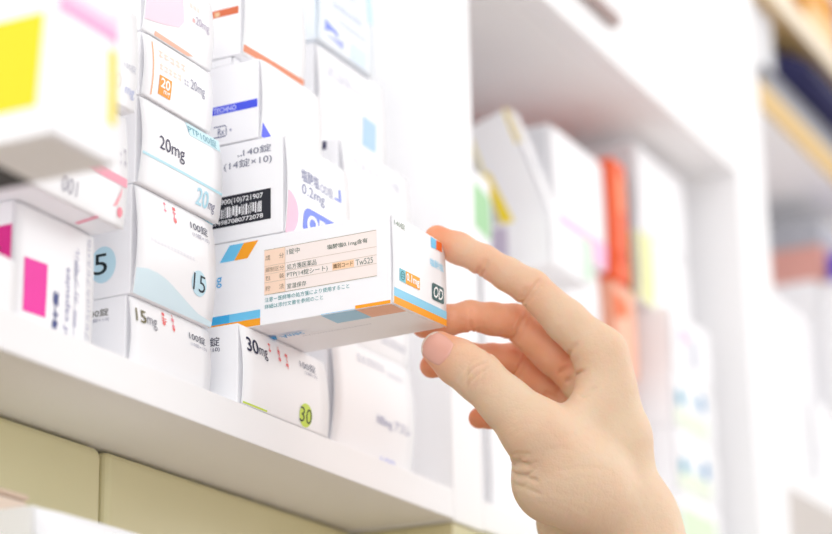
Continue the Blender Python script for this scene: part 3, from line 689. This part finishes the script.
# skin colour: rosier finger ends, paler knuckle folds, plus glow painted on three fingers
ca = me.color_attributes.new('flush', 'FLOAT_COLOR', 'POINT')
fl = np.zeros(len(V))
for n in 'imrlt':
    for j, r, w in (('_tip', 16, .75), ('_dip', 14, .6), ('_pip', 15, .55), ('_ip', 12, .25), ('_mcp', 15, .22)):
        if n+j in P: fl = np.maximum(fl, w*(.55 if n == 'i' and j != '_tip' else 1)*np.exp(-(np.linalg.norm(V-P[n+j], axis=1)/r)**2))
for n in 'mrl':  # reddish glow of light between these fingers, painted into the skin colour
    for a, b, k in (('_tip', '_dip', 1), ('_dip', '_pip', 1), ('_pip', '_mcp', .6)):
        A_ = P[n+a].astype(float); B_ = A_+(P[n+b]-A_)*k; ab = B_-A_
        t = np.clip((V-A_)@ab/(ab@ab), 0, 1); q = V-A_-t[:, None]*ab
        fl = np.maximum(fl, .55*np.exp(-(np.linalg.norm(q, axis=1)/15)**4))
ca.data.foreach_set('color', np.stack([fl, fl, fl, np.ones(len(V))], 1).astype(np.float32).ravel())
sk = bpy.data.materials.new('skin'); sk.use_nodes = True; nt = sk.node_tree; b = nt.nodes['Principled BSDF']
at_ = nt.nodes.new('ShaderNodeVertexColor'); at_.layer_name = 'flush'
no = nt.nodes.new('ShaderNodeTexNoise'); no.inputs['Scale'].default_value = 55; no.inputs['Detail'].default_value = 5
tc = nt.nodes.new('ShaderNodeTexCoord'); nt.links.new(tc.outputs['Object'], no.inputs['Vector'])
mx = nt.nodes.new('ShaderNodeMix'); mx.data_type = 'RGBA'; mx.inputs['A'].default_value = (*hexc('dec4a8'), 1); mx.inputs['B'].default_value = (*hexc('ea8450'), 1)
ad = nt.nodes.new('ShaderNodeMath'); ad.operation = 'MULTIPLY_ADD'; ad.inputs[1].default_value = .34; nt.links.new(no.outputs['Fac'], ad.inputs[0])
sb_ = nt.nodes.new('ShaderNodeMath'); sb_.operation = 'SUBTRACT'; sb_.inputs[1].default_value = .15; nt.links.new(at_.outputs['Color'], sb_.inputs[0]); nt.links.new(sb_.outputs[0], ad.inputs[2])
nt.links.new(ad.outputs[0], mx.inputs['Factor']); nt.links.new(mx.outputs['Result'], b.inputs['Base Color'])
b.inputs['Roughness'].default_value = .52; b.inputs['Specular IOR Level'].default_value = .35
b.inputs['Subsurface Weight'].default_value = .6; b.inputs['Subsurface Radius'].default_value = (1, .35, .18); b.inputs['Subsurface Scale'].default_value = .003
vo = nt.nodes.new('ShaderNodeTexVoronoi'); vo.inputs['Scale'].default_value = 900; nt.links.new(tc.outputs['Object'], vo.inputs['Vector'])
n2 = nt.nodes.new('ShaderNodeTexNoise'); n2.inputs['Scale'].default_value = 210; n2.inputs['Detail'].default_value = 5; nt.links.new(tc.outputs['Object'], n2.inputs['Vector'])
b1 = nt.nodes.new('ShaderNodeBump'); b1.inputs['Strength'].default_value = .25; b1.inputs['Distance'].default_value = .0003; nt.links.new(vo.outputs['Distance'], b1.inputs['Height'])
b2 = nt.nodes.new('ShaderNodeBump'); b2.inputs['Strength'].default_value = .55; b2.inputs['Distance'].default_value = .001; nt.links.new(n2.outputs['Fac'], b2.inputs['Height']); nt.links.new(b1.outputs['Normal'], b2.inputs['Normal'])
nt.links.new(b2.outputs['Normal'], b.inputs['Normal'])
me.materials.append(sk); me.polygons.foreach_set('use_smooth', [True]*len(me.polygons))
hand = bpy.data.objects.new('person', me); COL.objects.link(hand); hand.location = Vector(base)*S
tag(hand, 'bare right hand and forearm pinching the blue and orange banded box', 'person')
# thumbnail: a curved plate laid on the back of the thumb
bvh = BVHTree.FromPolygons([tuple(v) for v in V], [tuple(q) for q in F])
ax = unit_(P['t_tip']-P['t_ip']).astype(float); nn = np.array((-1.004, -0.229, -0.156)); nn = unit_(nn-ax*(nn@ax)); sd = np.cross(ax, nn)
nc = P['t_tip'].astype(float)+ax*-.8
m = MB(); nu, nv = 22, 18; L2, W2 = 8.6, 7.6; vs = []; ok = True
for i in range(nu+1):
    for j in range(nv+1):
        s_ = 2*i/nu-1; t = 2*j/nv-1
        u = s_*math.sqrt(1-.42*t*t); w = t*math.sqrt(1-.30*s_*s_)
        q = nc+ax*(u*L2)+sd*(w*W2)
        hit = bvh.ray_cast(Vector(q+nn*30), Vector(-nn))
        e = max(abs(s_), abs(t))
        h = .55 if e < .9 else .55-(e-.9)*9.5
        if s_ > .8: h = max(h, .35)
        pt = np.array(hit[0]) if hit[0] is not None else q
        # flatten the plate across its width a little
        vs.append(pt+nn*(h))
fs = [(i*(nv+1)+j, (i+1)*(nv+1)+j, (i+1)*(nv+1)+j+1, i*(nv+1)+j+1) for i in range(nu) for j in range(nv)]
free = lambda i, j: (2*i+1)/nu-1 > .80-.10*((2*j+1)/nv-1)**2
m.add(vs, [q for k, q in enumerate(fs) if not free(k//nv, k % nv)], mat('nail_plate', hexc('e4ab9a'), .2, .5), True)
m.add(vs, [q for k, q in enumerate(fs) if free(k//nv, k % nv)], mat('nail_free_edge', hexc('f0dccb'), .25, .5), True)
nl = m.build('thumbnail', hand); nl['label'] = 'glossy pink thumbnail'

# ================================================================== THE ROOM
def struct(name, x0, x1, y0, y1, z0, z1, m_):
    m = MB(); m.box(x0, x1, y0, y1, z0, z1, m_); o = m.build(name); o['kind'] = 'structure'; return o
struct('wall_back', -2600, 2600, 313, 360, -1000, 1700, mat('wall_paint', hexc('f0efec'), .7, .3, bump=(40, .1, .001)))
struct('floor', -2600, 2600, -2600, 360, -1050, -1000, mat('vinyl_floor', hexc('dbd0cd'), .45, .4, bump=(15, .1, .001)))
struct('ceiling', -2600, 2600, -2600, 360, 1700, 1750, mat('ceiling_tile', hexc('f4f4f2'), .8, .2, bump=(80, .2, .001)))
# ================================================================== LIGHT, SKY, CAMERA
w = bpy.data.worlds.new('world'); sc.world = w; w.use_nodes = True; nt = w.node_tree; bg = nt.nodes['Background']
tc = nt.nodes.new('ShaderNodeTexCoord'); sp = nt.nodes.new('ShaderNodeSeparateXYZ'); mr = nt.nodes.new('ShaderNodeMapRange'); cr = nt.nodes.new('ShaderNodeValToRGB')
nt.links.new(tc.outputs['Generated'], sp.inputs[0]); nt.links.new(sp.outputs['Z'], mr.inputs['Value']); mr.inputs['From Min'].default_value = -1; mr.inputs['From Max'].default_value = 1
nt.links.new(mr.outputs['Result'], cr.inputs['Fac']); nt.links.new(cr.outputs['Color'], bg.inputs['Color'])
cr.color_ramp.elements[0].position = .1; cr.color_ramp.elements[0].color = (.64, .62, .62, 1)
cr.color_ramp.elements[1].position = .75; cr.color_ramp.elements[1].color = (1, 1, 1, 1)
bg.inputs['Strength'].default_value = 2.05
def area(name, loc, target, sx, sy, power, col=(1, 1, 1)):
    l = bpy.data.lights.new(name, 'AREA'); l.shape = 'RECTANGLE'; l.size = sx; l.size_y = sy; l.energy = power; l.color = col
    o = bpy.data.objects.new(name, l); COL.objects.link(o); o.location = loc
    o.rotation_euler = (Vector(target)-Vector(loc)).to_track_quat('-Z', 'Y').to_euler(); return o
area('ceiling_light', (.3, -1.3, 1.6), (.1, 0, .1), 2.6, .8, 13, (.99, .99, 1))
area('added_side_light', (1.7, -1.7, .95), (0, -.05, .08), 1.0, .8, 20, (1, .995, .98))  # unseen source added from upper right to brighten the hand, not a known window
area('added_side_light', (-2.0, -.9, .5), (-.1, 0, .1), 1.6, 1.6, 24, (.95, .975, 1))  # unseen fill added from the left to lift the boxes' side faces

cd_ = bpy.data.cameras.new('camera'); cam = bpy.data.objects.new('camera', cd_); COL.objects.link(cam)
cd_.sensor_width = 36; cd_.lens = 36*2220/832; cd_.clip_start = .01; cd_.clip_end = 50
R_ = ((0.454665, -0.261817, -0.851312), (-0.890445, -0.154731, -0.427979), (-0.019672, 0.952633, -0.303484))
cam.matrix_world = Matrix(((R_[0][0], R_[0][1], R_[0][2], -1.11046), (R_[1][0], R_[1][1], R_[1][2], -0.53731), (R_[2][0], R_[2][1], R_[2][2], -0.24349), (0, 0, 0, 1)))
cd_.dof.use_dof = True; cd_.dof.focus_distance = 1.065; cd_.dof.aperture_fstop = 4.9
sc.camera = cam
vs_ = sc.view_settings; vs_.view_transform = 'Standard'; vs_.look = 'None'; vs_.gamma = 1; vs_.use_curve_mapping = False; vs_.exposure = -.84
sc.cycles.use_denoising = True; sc.cycles.max_bounces = 14; sc.cycles.diffuse_bounces = 12
